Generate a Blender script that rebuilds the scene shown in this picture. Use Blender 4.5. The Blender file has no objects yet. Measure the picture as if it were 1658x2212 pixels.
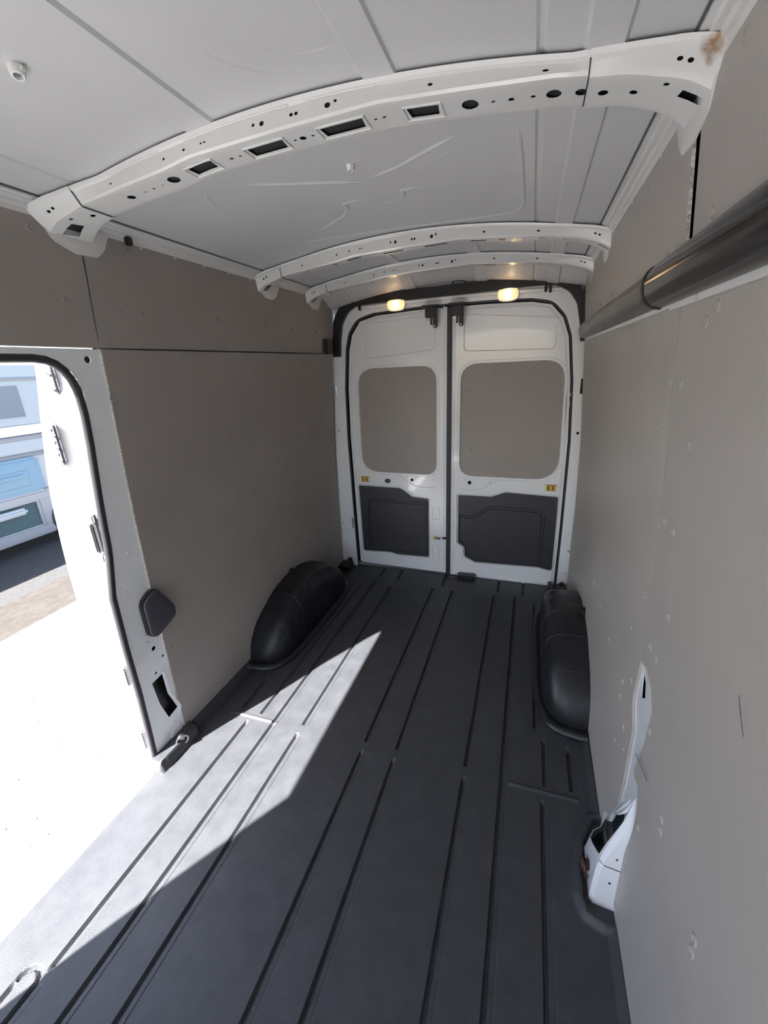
import bpy, bmesh, math, random
from mathutils import Vector, Matrix
from mathutils.geometry import delaunay_2d_cdt
random.seed(7)
S = bpy.context.scene
COL = S.collection

# ------------------------------------------------------------------ camera
cam_d = bpy.data.cameras.new('camera')
cam = bpy.data.objects.new('camera', cam_d); COL.objects.link(cam)
cam_d.sensor_fit = 'VERTICAL'; cam_d.sensor_height = 24.0; cam_d.lens = 9.738
cam_d.clip_start = 0.02; cam_d.clip_end = 200
RX = (0.9468862, 0.3185366, -0.0440572); RY = (0.0652541, -0.3244905, -0.9436354); RZ = (-0.3148785, 0.8906404, -0.3280414)
M = Matrix(((RX[0], -RY[0], -RZ[0], .53), (RX[1], -RY[1], -RZ[1], 0), (RX[2], -RY[2], -RZ[2], 1.55), (0, 0, 0, 1)))
cam.matrix_world = M
S.camera = cam

# ------------------------------------------------------------------ light
S.view_settings.view_transform = 'Standard'; S.view_settings.look = 'None'
S.view_settings.gamma = 1; S.view_settings.use_curve_mapping = False
S.view_settings.exposure = 2.2
S.cycles.diffuse_bounces = 8; S.cycles.max_bounces = 14
W = bpy.data.worlds.new('sky'); S.world = W; W.use_nodes = True
nt = W.node_tree; bg = nt.nodes['Background']
sky = nt.nodes.new('ShaderNodeTexSky'); sky.sky_type = 'NISHITA'; sky.sun_disc = False
sky.sun_elevation = math.radians(51); sky.sun_rotation = math.radians(207); sky.air_density = 1.0; sky.dust_density = 2.0
nt.links.new(sky.outputs[0], bg.inputs[0]); bg.inputs[1].default_value = 0.14
sl = bpy.data.lights.new('sun', 'SUN'); sl.energy = 11.5; sl.angle = math.radians(.6); sl.color = (1, .955, .915)
sun = bpy.data.objects.new('sun', sl); COL.objects.link(sun)
sun.rotation_euler = Vector((-.374, -.72, 1)).to_track_quat('Z', 'Y').to_euler()

# ------------------------------------------------------------------ materials
def mat(name, col, rough=.5, metal=0, spec=.5, coat=0, noise=0, nscale=6, bump=0, bscale=200, col2=None, coatrough=.1, emit=None, estr=0, trans=0):
    m = bpy.data.materials.new(name); m.use_nodes = True
    n = m.node_tree; b = n.nodes['Principled BSDF']
    b.inputs['Base Color'].default_value = (*col, 1); b.inputs['Roughness'].default_value = rough
    b.inputs['Metallic'].default_value = metal; b.inputs['Specular IOR Level'].default_value = spec
    b.inputs['Coat Weight'].default_value = coat; b.inputs['Coat Roughness'].default_value = coatrough
    b.inputs['Transmission Weight'].default_value = trans
    tc = n.nodes.new('ShaderNodeTexCoord')
    if col2 is not None or noise:
        t = n.nodes.new('ShaderNodeTexNoise'); t.inputs['Scale'].default_value = nscale; t.inputs['Detail'].default_value = 8
        t.inputs['Roughness'].default_value = .65
        n.links.new(tc.outputs['Object'], t.inputs['Vector'])
        r = n.nodes.new('ShaderNodeValToRGB'); r.color_ramp.elements[0].position = .38; r.color_ramp.elements[1].position = .66
        c2 = col2 if col2 is not None else tuple(max(0, c * (1 - noise)) for c in col)
        r.color_ramp.elements[0].color = (*c2, 1); r.color_ramp.elements[1].color = (*col, 1)
        n.links.new(t.outputs['Fac'], r.inputs[0]); n.links.new(r.outputs[0], b.inputs['Base Color'])
    if bump:
        t2 = n.nodes.new('ShaderNodeTexNoise'); t2.inputs['Scale'].default_value = bscale; t2.inputs['Detail'].default_value = 3
        n.links.new(tc.outputs['Object'], t2.inputs['Vector'])
        bp = n.nodes.new('ShaderNodeBump'); bp.inputs['Strength'].default_value = bump; bp.inputs['Distance'].default_value = .002
        n.links.new(t2.outputs['Fac'], bp.inputs['Height']); n.links.new(bp.outputs[0], b.inputs['Normal'])
    if emit: b.inputs['Emission Color'].default_value = (*emit, 1); b.inputs['Emission Strength'].default_value = estr
    return m
M_roof = mat('roof_paint', (.60, .595, .61), .42, noise=.04, nscale=3, coat=.12, coatrough=.3)
M_bow = mat('bow_paint', (.70, .70, .69), .3, noise=.04, nscale=9, coat=.3, coatrough=.15)
M_white = mat('white_paint', (.86, .875, .90), .25, noise=.03, nscale=5, coat=.7, coatrough=.04)
M_body = mat('body_white', (.82, .84, .86), .3, coat=.4)
M_dull = mat('primer_white', (.66, .68, .68), .5, noise=.05)
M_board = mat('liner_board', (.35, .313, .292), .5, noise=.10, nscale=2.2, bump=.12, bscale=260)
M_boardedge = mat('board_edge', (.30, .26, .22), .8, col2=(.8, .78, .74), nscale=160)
M_boardlit = mat('board_lit', (.43, .397, .37), .45, noise=.10, nscale=1.6, bump=.12, bscale=260)  # same board as the left; the right wall's stronger light is in its colour
M_rivet = mat('rivet_plastic', (.32, .292, .268), .7, spec=.2)
M_rivet2 = mat('rivet_plastic_lit', (.37, .345, .32), .75, spec=.2)  # rivet colour lightened along with the lit right boards
M_mat = mat('liner_plastic', (.047, .050, .057), .46, col2=(.035, .0375, .043), nscale=13, bump=.5, bscale=420)
M_arch = mat('arch_plastic', (.010, .011, .014), .36, spec=.4, col2=(.016, .017, .021), nscale=7, bump=.3, bscale=380)
M_black = mat('black_plastic', (.012, .012, .014), .4)
M_grey = mat('sealant_fold_grey', (.10, .11, .125), .6)
M_rubber = mat('rubber', (.03, .028, .034), .5)
M_trimp = mat('door_trim_plastic', (.040, .039, .047), .42, noise=.12, nscale=12, bump=.25, bscale=380)
M_pad = mat('pad_plastic', (.055, .052, .068), .45, bump=.2, bscale=300)
M_tube = mat('conduit_plastic', (.010, .009, .010), .16, spec=.35, noise=.2, nscale=5)
M_tube2 = mat('conduit_grey', (.13, .12, .11), .35, noise=.5, nscale=22)
M_steel = mat('zinc_steel', (.45, .45, .46), .28, metal=1)
M_rust = mat('rusty_ring', (.12, .07, .05), .5, metal=.6, noise=.5, nscale=60)
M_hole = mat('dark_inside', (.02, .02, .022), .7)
M_teal = mat('cavity_paint', (.10, .14, .155), .5)
M_yellow = mat('yellow_label', (.72, .45, .02), .45)
M_lab = mat('label_white', (.75, .75, .72), .5)
M_brass = mat('brass', (.6, .42, .18), .3, metal=1)
M_conc = mat('concrete', (.22, .218, .215), .9, noise=.12, nscale=1.2, bump=.3, bscale=90)
M_asph = mat('asphalt', (.024, .024, .0245), .9, col2=(.040, .039, .040), nscale=30, bump=.5, bscale=90)
M_kerb = mat('gutter_concrete', (.040, .034, .029), .9, noise=.4, nscale=14)
M_pebble = mat('pebble', (.1, .095, .09), .9)
M_blue = mat('blue_body', (.09, .205, .30), .25, coat=.7)
M_silver = mat('silver_body', (.26, .27, .30), .35, metal=.2, coat=.3)
M_fit = mat('fitting_grey', (.11, .11, .13), .5)
M_vanw = mat('parked_white', (.33, .36, .39), .3, coat=.4)
M_glassd = mat('tinted_glass', (.17, .19, .22), .15, spec=.6)
M_under = mat('underbody', (.05, .09, .10), .7)
M_lens = mat('lamp_lens', (1, .93, .82), .12, trans=.75)
M_bulb = mat('lamp_glow', (1, .8, .5), .5, emit=(1, .70, .38), estr=4.5)
M_seat = mat('cab_dark', (.05, .05, .055), .7)
M_scratch = mat('scratch_mark', (.10, .09, .085), .6)
M_scuffroof = mat('roof_scratch', (.50, .49, .50), .5)
M_caulk = mat('board_seam', (.05, .045, .04), .7)

# ------------------------------------------------------------------ object helpers
def finish(o, m, parent=None, ang=35):
    me = o.data
    if m is not None: me.materials.append(m)
    me.shade_smooth()
    try: me.set_sharp_from_angle(angle=math.radians(ang))
    except Exception: pass
    if parent is not None: o.parent = parent
    return o
def mesh(name, verts, faces, m, parent=None, ang=35, recalc=False):
    me = bpy.data.meshes.new(name); me.from_pydata([tuple(v) for v in verts], [], faces); me.validate()
    if recalc:
        b = bmesh.new(); b.from_mesh(me); bmesh.ops.recalc_face_normals(b, faces=b.faces); b.to_mesh(me); b.free()
    o = bpy.data.objects.new(name, me); COL.objects.link(o)
    return finish(o, m, parent, ang)
def frombm(name, b, m, parent=None, ang=35):
    bmesh.ops.recalc_face_normals(b, faces=b.faces)
    me = bpy.data.meshes.new(name); b.to_mesh(me); b.free()
    o = bpy.data.objects.new(name, me); COL.objects.link(o)
    return finish(o, m, parent, ang)
def empty(name, loc=(0, 0, 0)):
    o = bpy.data.objects.new(name, None); COL.objects.link(o); o.empty_display_size = .05; o.location = loc
    return o
def tag(o, label, cat, group=None):
    o['label'] = label; o['category'] = cat
    if group: o['group'] = group
    return o
def struct(o, label=None, cat=None):
    o['kind'] = 'structure'
    if label: o['label'] = label
    if cat: o['category'] = cat
    return o
def relink(root):
    """parts are authored in world space; move them into the frame of a root Empty"""
    inv = Matrix.Translation(root.location).inverted()
    for ch in list(root.children):
        if ch.type == 'MESH' and not ch.get('_loc'):
            ch.data.transform(inv)
            for g in ch.children:
                if g.type == 'MESH': g.data.transform(inv)
                for h in g.children:
                    if h.type == 'MESH': h.data.transform(inv)
def box_bm(b, x0, x1, y0, y1, z0, z1, bev=0, seg=2):
    r = bmesh.ops.create_cube(b, size=1)
    vs = r['verts']
    for v in vs: v.co = Vector(((x0 + x1) / 2 + v.co.x * (x1 - x0), (y0 + y1) / 2 + v.co.y * (y1 - y0), (z0 + z1) / 2 + v.co.z * (z1 - z0)))
    if bev:
        es = list({e for v in vs for e in v.link_edges})
        bmesh.ops.bevel(b, geom=es, offset=bev, segments=seg, affect='EDGES')
def box(name, x0, x1, y0, y1, z0, z1, m, parent=None, bev=0, seg=2):
    b = bmesh.new(); box_bm(b, x0, x1, y0, y1, z0, z1, bev, seg); return frombm(name, b, m, parent)
def fillet(pts, r, n=6):
    out = []; N = len(pts)
    for i in range(N):
        rr = r[i] if isinstance(r, (list, tuple)) else r
        p = Vector(pts[i]); a = Vector(pts[i - 1]) - p; c = Vector(pts[(i + 1) % N]) - p
        la, lc = a.length, c.length
        if rr <= 0 or la < 1e-6 or lc < 1e-6: out.append(tuple(p)); continue
        ang = a.angle(c)
        if ang > 3.05: out.append(tuple(p)); continue
        t = min(rr / math.tan(ang / 2), la * .48, lc * .48); p0 = p + a / la * t; p1 = p + c / lc * t
        for k in range(n + 1):
            s = k / n; q = p0 * (1 - s) ** 2 + p * 2 * s * (1 - s) + p1 * s * s
            out.append(tuple(q))
    return out
def rect(u0, u1, v0, v1, r=0, n=4):
    p = [(u0, v0), (u1, v0), (u1, v1), (u0, v1)]
    return fillet(p, r, n) if r else p
def circ(u, v, r, n=12, rv=None):
    rv = rv or r
    return [(u + r * math.cos(2 * math.pi * k / n), v + rv * math.sin(2 * math.pi * k / n)) for k in range(n)]
def inpoly(x, y, P):
    c = False; j = len(P) - 1
    for i in range(len(P)):
        xi, yi = P[i]; xj, yj = P[j]
        if (yi > y) != (yj > y) and x < (xj - xi) * (y - yi) / (yj - yi) + xi: c = not c
        j = i
    return c
def segd(x, y, P):
    best = 1e9
    for i in range(len(P)):
        ax, ay = P[i - 1]; bx, by = P[i]; dx, dy = bx - ax, by - ay; L = dx * dx + dy * dy
        t = 0 if L == 0 else max(0, min(1, ((x - ax) * dx + (y - ay) * dy) / L))
        best = min(best, math.hypot(x - ax - t * dx, y - ay - t * dy))
    return best
def area(P): return sum(P[i - 1][0] * P[i][1] - P[i][0] * P[i - 1][1] for i in range(len(P))) / 2
def inset(P, w):
    P = list(P); s = 1 if area(P) > 0 else -1; out = []; N = len(P)
    for i in range(N):
        a = Vector(P[i - 1]); b = Vector(P[i]); c = Vector(P[(i + 1) % N])
        d1 = (b - a); d2 = (c - b)
        if d1.length < 1e-7 or d2.length < 1e-7: out.append(tuple(b)); continue
        d1.normalize(); d2.normalize()
        n1 = Vector((-d1.y, d1.x)) * s; n2 = Vector((-d2.y, d2.x)) * s; n = n1 + n2
        if n.length < 1e-6: n = n1
        n.normalize(); k = max(.5, n.dot(n1)); q = b + n * (w / k); out.append(tuple(q))
    return out
def plate(name, outline, m, mapf, holes=(), feats=(), thick=.002, step=None, ustep=None, vstep=None, parent=None, us=(), vs=(), ang=35, relief=None, back=True, creases=()):
    """a sheet cut to an outline with real holes and pressed features (poly, bevel width, height), wrapped on a surface by mapf(u, v, w)"""
    V = []; E = []
    loops = [list(outline)] + [list(h) for h in holes]
    def addloop(L):
        s = len(V); V.extend(Vector(p) for p in L); n = len(L)
        E.extend((s + i, s + (i + 1) % n) for i in range(n))
    def dense(L, d):
        out = []
        for i in range(len(L)):
            a = Vector(L[i]); b = Vector(L[(i + 1) % len(L)]); k = max(1, int((b - a).length / d))
            out += [tuple(a.lerp(b, j / k)) for j in range(k)]
        return out
    su = ustep or step or .1; sv = vstep or step or .1; dd = max(.004, min(su, sv))
    loops = [dense(L, dd) for L in loops]
    for L in loops: addloop(L)
    cu0 = min(p[0] for p in outline); cu1 = max(p[0] for p in outline)
    for cv in creases:
        k = max(1, int((cu1 - cu0) / su)); s0 = len(V)
        V.extend(Vector((cu0 + (cu1 - cu0) * i / k, cv)) for i in range(k + 1)); E.extend((s0 + i, s0 + i + 1) for i in range(k))
    rings = []
    for P, w, h in feats:
        inn = inset(P, w); addloop(dense(P, dd)); addloop(dense(inn, dd)); rings.append((P, inset(P, w * .6), h, w))
    u0 = min(p[0] for p in outline); u1 = max(p[0] for p in outline); v0 = min(p[1] for p in outline); v1 = max(p[1] for p in outline)
    U = [u0 + su * (i + .5) for i in range(int((u1 - u0) / su) + 1)] + list(us); Vv = [v0 + sv * (i + .5) for i in range(int((v1 - v0) / sv) + 1)] + list(vs)
    mg = min(su, sv) * .3
    for u in U:
        for v in Vv:
            if not inpoly(u, v, loops[0]) : continue
            if any(inpoly(u, v, h) for h in loops[1:]): continue
            if any(abs(v - cv) < min(su, sv) * .25 for cv in creases): continue
            if min(segd(u, v, L) for L in loops) < mg: continue
            if any(segd(u, v, P) < w * 1.3 for P, _, _, w in rings): continue
            V.append(Vector((u, v)))
    r = delaunay_2d_cdt([Vector((v[0], v[1])) for v in V], E, [], 0, 1e-6)
    pts, faces = r[0], r[2]; keep = []
    for f in faces:
        cx = sum(pts[i].x for i in f) / len(f); cy = sum(pts[i].y for i in f) / len(f)
        if inpoly(cx, cy, outline) and not any(inpoly(cx, cy, h) for h in loops[1:]): keep.append(f)
    def hgt(u, v):
        h = relief(u, v) if relief else 0
        for P, I, d, w in rings:
            if inpoly(u, v, I): h += d
        return h
    n = len(pts)
    H = [hgt(p.x, p.y) for p in pts]
    verts = [mapf(p.x, p.y, H[i]) for i, p in enumerate(pts)]
    F = [list(f) for f in keep]
    if back:
        verts += [mapf(p.x, p.y, H[i] - thick) for i, p in enumerate(pts)]
        cnt = {}
        for f in keep:
            for i in range(len(f)):
                a, b = f[i], f[(i + 1) % len(f)]; cnt[(a, b)] = 1
        F += [[i + n for i in reversed(f)] for f in keep]
        for (a, b) in list(cnt):
            if (b, a) not in cnt: F.append([b, a, a + n, b + n])
    return mesh(name, verts, F, m, parent, ang, recalc=True)
def sweep(name, path, r, m, parent=None, n=8, closed=False, prof=None, up=None, caps=True):
    P = [Vector(p) for p in path]; N = len(P); verts = []; faces = []
    prof = prof or [(r * math.cos(2 * math.pi * k / n), r * math.sin(2 * math.pi * k / n)) for k in range(n)]; n = len(prof)
    upv = Vector(up or (0, 0, 1))
    for i in range(N):
        t = (P[(i + 1) % N] - P[i - 1]) if closed or 0 < i < N - 1 else (P[1] - P[0] if i == 0 else P[-1] - P[-2])
        t.normalize(); u = upv
        if abs(t.dot(u)) > .98: u = Vector((0, 1, 0)) if abs(t.y) < .9 else Vector((1, 0, 0))
        a = t.cross(u).normalized(); b = a.cross(t).normalized()
        for px, py in prof: verts.append(P[i] + a * px + b * py)
    for i in range(N if closed else N - 1):
        for k in range(n):
            a = i * n + k; b = i * n + (k + 1) % n; c = ((i + 1) % N) * n + (k + 1) % n; d = ((i + 1) % N) * n + k
            faces.append((a, b, c, d))
    if not closed and caps: faces.append(tuple(reversed(range(n)))); faces.append(tuple((N - 1) * n + k for k in range(n)))
    return mesh(name, verts, faces, m, parent, 40, recalc=True)
def lathe(name, prof, m, origin, axis, parent=None, n=20, ang=35):
    """prof = (radius, height) along axis"""
    ax = Vector(axis).normalized(); u = ax.orthogonal().normalized(); v = ax.cross(u); o = Vector(origin)
    verts = []; faces = []
    for r, h in prof:
        for k in range(n):
            a = 2 * math.pi * k / n; verts.append(o + ax * h + (u * math.cos(a) + v * math.sin(a)) * r)
    for i in range(len(prof) - 1):
        for k in range(n): faces.append((i * n + k, i * n + (k + 1) % n, (i + 1) * n + (k + 1) % n, (i + 1) * n + k))
    faces.append(tuple(range(n))); faces.append(tuple((len(prof) - 1) * n + k for k in range(n)))
    return mesh(name, verts, faces, m, parent, ang, recalc=True)

# ------------------------------------------------------------------ the shape of the van
PZ = [-.9, -.3, 0, .3, .5, .8, 1.06, 1.27, 1.47, 1.65, 2.02, 2.3]; PX = [.84, .86, .867, .867, .865, .860, .851, .838, .823, .811, .779, .75]
def interp(x, X, Y):
    if x <= X[0]: return Y[0]
    for i in range(1, len(X)):
        if x <= X[i]: t = (x - X[i - 1]) / (X[i] - X[i - 1]); return Y[i - 1] * (1 - t) + Y[i] * t
    return Y[-1]
def Wz(z): return interp(z, PZ, PX)
def wallmap(s, off=0):      # (y, z, w) on the side wall, w towards the cargo space
    return lambda y, z, w: (s * (Wz(z) - off - w), y, z)
def roof_base(x): return 2.10 - .09 * (x / .775) ** 2
def roof_drop(y):
    t = max(0, min(1, (y - 2.62) / .24)); return .075 * t * t * (3 - 2 * t)

# ---- ground outside
GZ = -.68
g = mesh('ground', [(-3.50, -12, GZ), (3, -12, GZ), (3, 14, GZ), (-4.6, 14, GZ), (-3.98, 3.0, GZ)], [(0, 1, 2, 3, 4)], M_conc); struct(g)
def strip(name, xa0, xb0, xa1, xb1, z, m):
    return struct(mesh(name, [(xa0, -12, z), (xb0, -12, z), (xb1, 14, z), (xa1, 14, z)], [(0, 1, 2, 3)], m))
strip('gutter', -4.05, -3.2, -5.2, -3.9, GZ - .004, M_kerb)
strip('road', -30, -3.7, -30, -4.5, GZ - .012, M_asph)

# ---- steel floor under the liner
struct(box('floor', -.86, .90, -2.4, 2.98, -.06, -.016, M_dull))
# ---- side walls: outer steel skin with the sliding door opening cut out of the left one
DO = [(-.215, -.02), (-.215, 1.63), (1.0, 1.63), (1.0, 1.3), (.985, 1.0), (.95, .8), (.94, .5), (.935, .17), (.925, -.02)]
door_open = fillet(DO, [.02, .14, .14, .0, .1, .2, .1, .05, .02], 7)
WL = plate('wall_left', [(-2.4, -.30), (2.98, -.30), (2.98, 2.02), (-2.4, 2.02)], M_dull, wallmap(-1, -.045), thick=.02, vstep=.16, ustep=.4,
           holes=[[(-.235, -.24), (1.11, -.24), (1.11, 1.66), (-.235, 1.66)], [(-2.2, .55), (-1.35, .55), (-1.4, 1.45), (-2.0, 1.45)]])
struct(WL)
WR = plate('wall_right', [(-2.4, -.30), (2.98, -.30), (2.98, 2.02), (-2.4, 2.02)], M_teal, wallmap(1, -.045), thick=.02, vstep=.16, ustep=.4,
           holes=[[(-2.2, .55), (-1.35, .55), (-1.4, 1.45), (-2.0, 1.45)]])
struct(WR)
# rear closing skin behind the door leaves
struct(box('wall_rear', -.93, .93, 3.0, 3.02, -.30, 2.1, M_dull))
# cab end (behind the camera): bulkhead below the windscreen
struct(box('wall_front', -.91, .91, -2.44, -2.4, -.3, .75, M_seat))

# ------------------------------------------------------------------ ceiling
def build_ceiling():
    feats = [  # x0,x1 of pressed swages running the length of the van
        (-.635, -.628, -.004), (-.262, -.192, .006), (.178, .238, .006), (.506, .512, -.004), (.583, .638, .006)]
    xs = {-.86, .86}
    x = -.84
    while x < .85: xs.add(round(x, 3)); x += .03
    for a, b, h in feats: xs |= {a - .006, a, b, b + .006}
    xs = sorted(xs)
    def fz(x, y):
        h = 0
        for a, b, d in feats:
            if a - .003 < x < b + .003 and (x > .5 or not 1.05 < y < 2.03): h = d
        return h
    # rounded rectangle and star pressings in the panel between the first two bows
    lines = [([(-.325, 1.292), (-.217, 1.365), (-.03, 1.462), (.0, 1.485)], 1), ([(.023, 1.454), (.125, 1.411), (.314, 1.279)], 1),
             ([(-.325, 1.793), (-.172, 1.703), (-.135, 1.648), (-.132, 1.6), (-.073, 1.598), (-.06, 1.635)], 1),
             ([(-.042, 1.653), (.0, 1.67), (.03, 1.671), (.045, 1.70)], 1), ([(.05, 1.675), (.082, 1.62), (.087, 1.579), (.13, 1.575), (.16, 1.62)], 1),
             ([(.11, 1.50), (.13, 1.46)], 1), ([(-.13, 1.52), (-.12, 1.55)], 1), ([(.198, 1.697), (.279, 1.74)], 1),
             ([(-.444, 1.851), (-.25, 1.925), (-.061, 1.962), (.1, 1.968), (.231, 1.955), (.34, 1.925), (.429, 1.885), (.455, 1.84), (.465, 1.78), (.465, 1.423), (.461, 1.276)], 1),
             ([(-.417, 1.233), (-.452, 1.277), (-.479, 1.35), (-.475, 1.45), (-.46, 1.6), (-.45, 1.8)], .6)]
    ys = [-2.4, -1.8, -1.2, -.6, -.2, 0, .3, .6, .9, 1.045, 1.06, 1.2, 1.4, 1.6, 1.8, 2.0, 2.025, 2.04, 2.2, 2.4, 2.6, 2.63, 2.66, 2.69, 2.72, 2.75, 2.78, 2.81, 2.84, 2.87, 2.99]
    verts = []; faces = []
    for y in ys:
        for x in xs: verts.append((x, y, roof_base(x) - fz(x, y) - roof_drop(y)))
    n = len(xs)
    for j in range(len(ys) - 1):
        for i in range(n - 1): faces.append((j * n + i, (j + 1) * n + i, (j + 1) * n + i + 1, j * n + i + 1))
    N0 = len(verts)
    verts += [(v[0], v[1], v[2] + .03) for v in verts]
    faces += [tuple(reversed([i + N0 for i in f])) for f in faces]
    o = mesh('ceiling', verts, faces, M_roof, ang=12); struct(o, 'white painted steel van roof panel with pressed swages', 'ceiling')
    # pressed beads: slim domed ribs standing 2 to 3 mm proud of the sheet, one sheet-metal part
    vv = []; ff = []
    for P, k in lines:
        Q = []
        for i in range(len(P) - 1):
            a = Vector(P[i]); b = Vector(P[i + 1]); m_ = max(1, int((b - a).length / .02))
            Q += [a.lerp(b, j / m_) for j in range(m_)]
        Q.append(Vector(P[-1])); L = len(Q); s = len(vv)
        for i, q in enumerate(Q):
            t = (Q[min(L - 1, i + 1)] - Q[max(0, i - 1)]).normalized(); nn = Vector((-t.y, t.x)); taper = min(1, i / 3 + .1, (L - 1 - i) / 3 + .1)
            for wd, hh in ((-.009, -.0004), (-.0035, .0042 * k), (.0035, .0042 * k), (.009, -.0004)):
                p = q + nn * wd * (.5 + .5 * taper); vv.append((p.x, p.y, roof_base(p.x) - hh * taper))
        for i in range(L - 1):
            for c in range(3): ff.append((s + i * 4 + c, s + i * 4 + c + 1, s + i * 4 + 5 + c, s + i * 4 + 4 + c))
    mesh('pressed_bead', vv, ff, M_roof, o, ang=60)
    # hairline scratches in the paint
    for P in ([(-.065, .836), (-.042, .877), (.023, .934), (.124, .973)], [(.03, .86), (.09, .90), (.16, .90)], [(-.25, 1.56), (-.2, 1.60)], [(.19, 1.42), (.33, 1.33)]):
        Q = [Vector(p).to_3d() for p in P]; R_ = []
        for i in range(len(Q) - 1):
            a = Q[max(0, i - 1)]; b = Q[i]; c = Q[i + 1]; d = Q[min(len(Q) - 1, i + 2)]
            for k in range(6): t = k / 6; R_.append(.5 * ((2 * b) + (c - a) * t + (2 * a - 5 * b + 4 * c - d) * t * t + (3 * b - a - 3 * c + d) * t ** 3))
        sweep('scratch', [(p.x, p.y, roof_base(p.x) + .0002) for p in R_], .0008, M_scuffroof, o, n=4)
    return o
ceil = build_ceiling()

# ------------------------------------------------------------------ roof rails (trim along the roof edge)
for k, s in enumerate((-1, 1)):
    pr = [(.735, 2.035), (.738, 2.012), (.748, 2.011), (.752, 2.004), (.762, 2.003), (.766, 1.994), (.773, 1.992), (.777, 1.978), (.80, 1.976), (.80, 2.035)]
    verts = []; ys = [-2.4 + i * .054 for i in range(100)] + [2.86]
    for y in ys:
        for x, z in pr: verts.append((s * x, y, z))
    n = len(pr); F = [(j * n + i, j * n + (i + 1) % n, (j + 1) * n + (i + 1) % n, (j + 1) * n + i) for j in range(len(ys) - 1) for i in range(n)]
    F += [tuple(range(n)), tuple((len(ys) - 1) * n + i for i in range(n))]
    tr = mesh('trim_%d' % (k + 1), verts, F, M_bow, ang=25, recalc=True); struct(tr, 'white steel roof rail above the %s boards' % ('left' if s < 0 else 'right'))
    sweep('sealant_bead', [(s * .735, y, roof_base(.735) - .001) for y in (-2.4, 0, 1, 2, 2.6)], .0028, M_grey, tr, n=6)
    sweep('sealant_bead', [(s * .7645, y, 2.0025) for y in (-2.4, 0, 1, 2, 2.8)], .0016, M_grey, tr, n=6)
    yy = 1.3
    while yy < 2.8:
        if not 1.93 < yy < 2.25 and not 2.5 < yy < 2.76:
            box('tab', s * .779 - .004, s * .779 + .004, yy, yy + .014, 1.972, 1.980, M_bow, tr, .002)
        yy += .155

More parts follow.
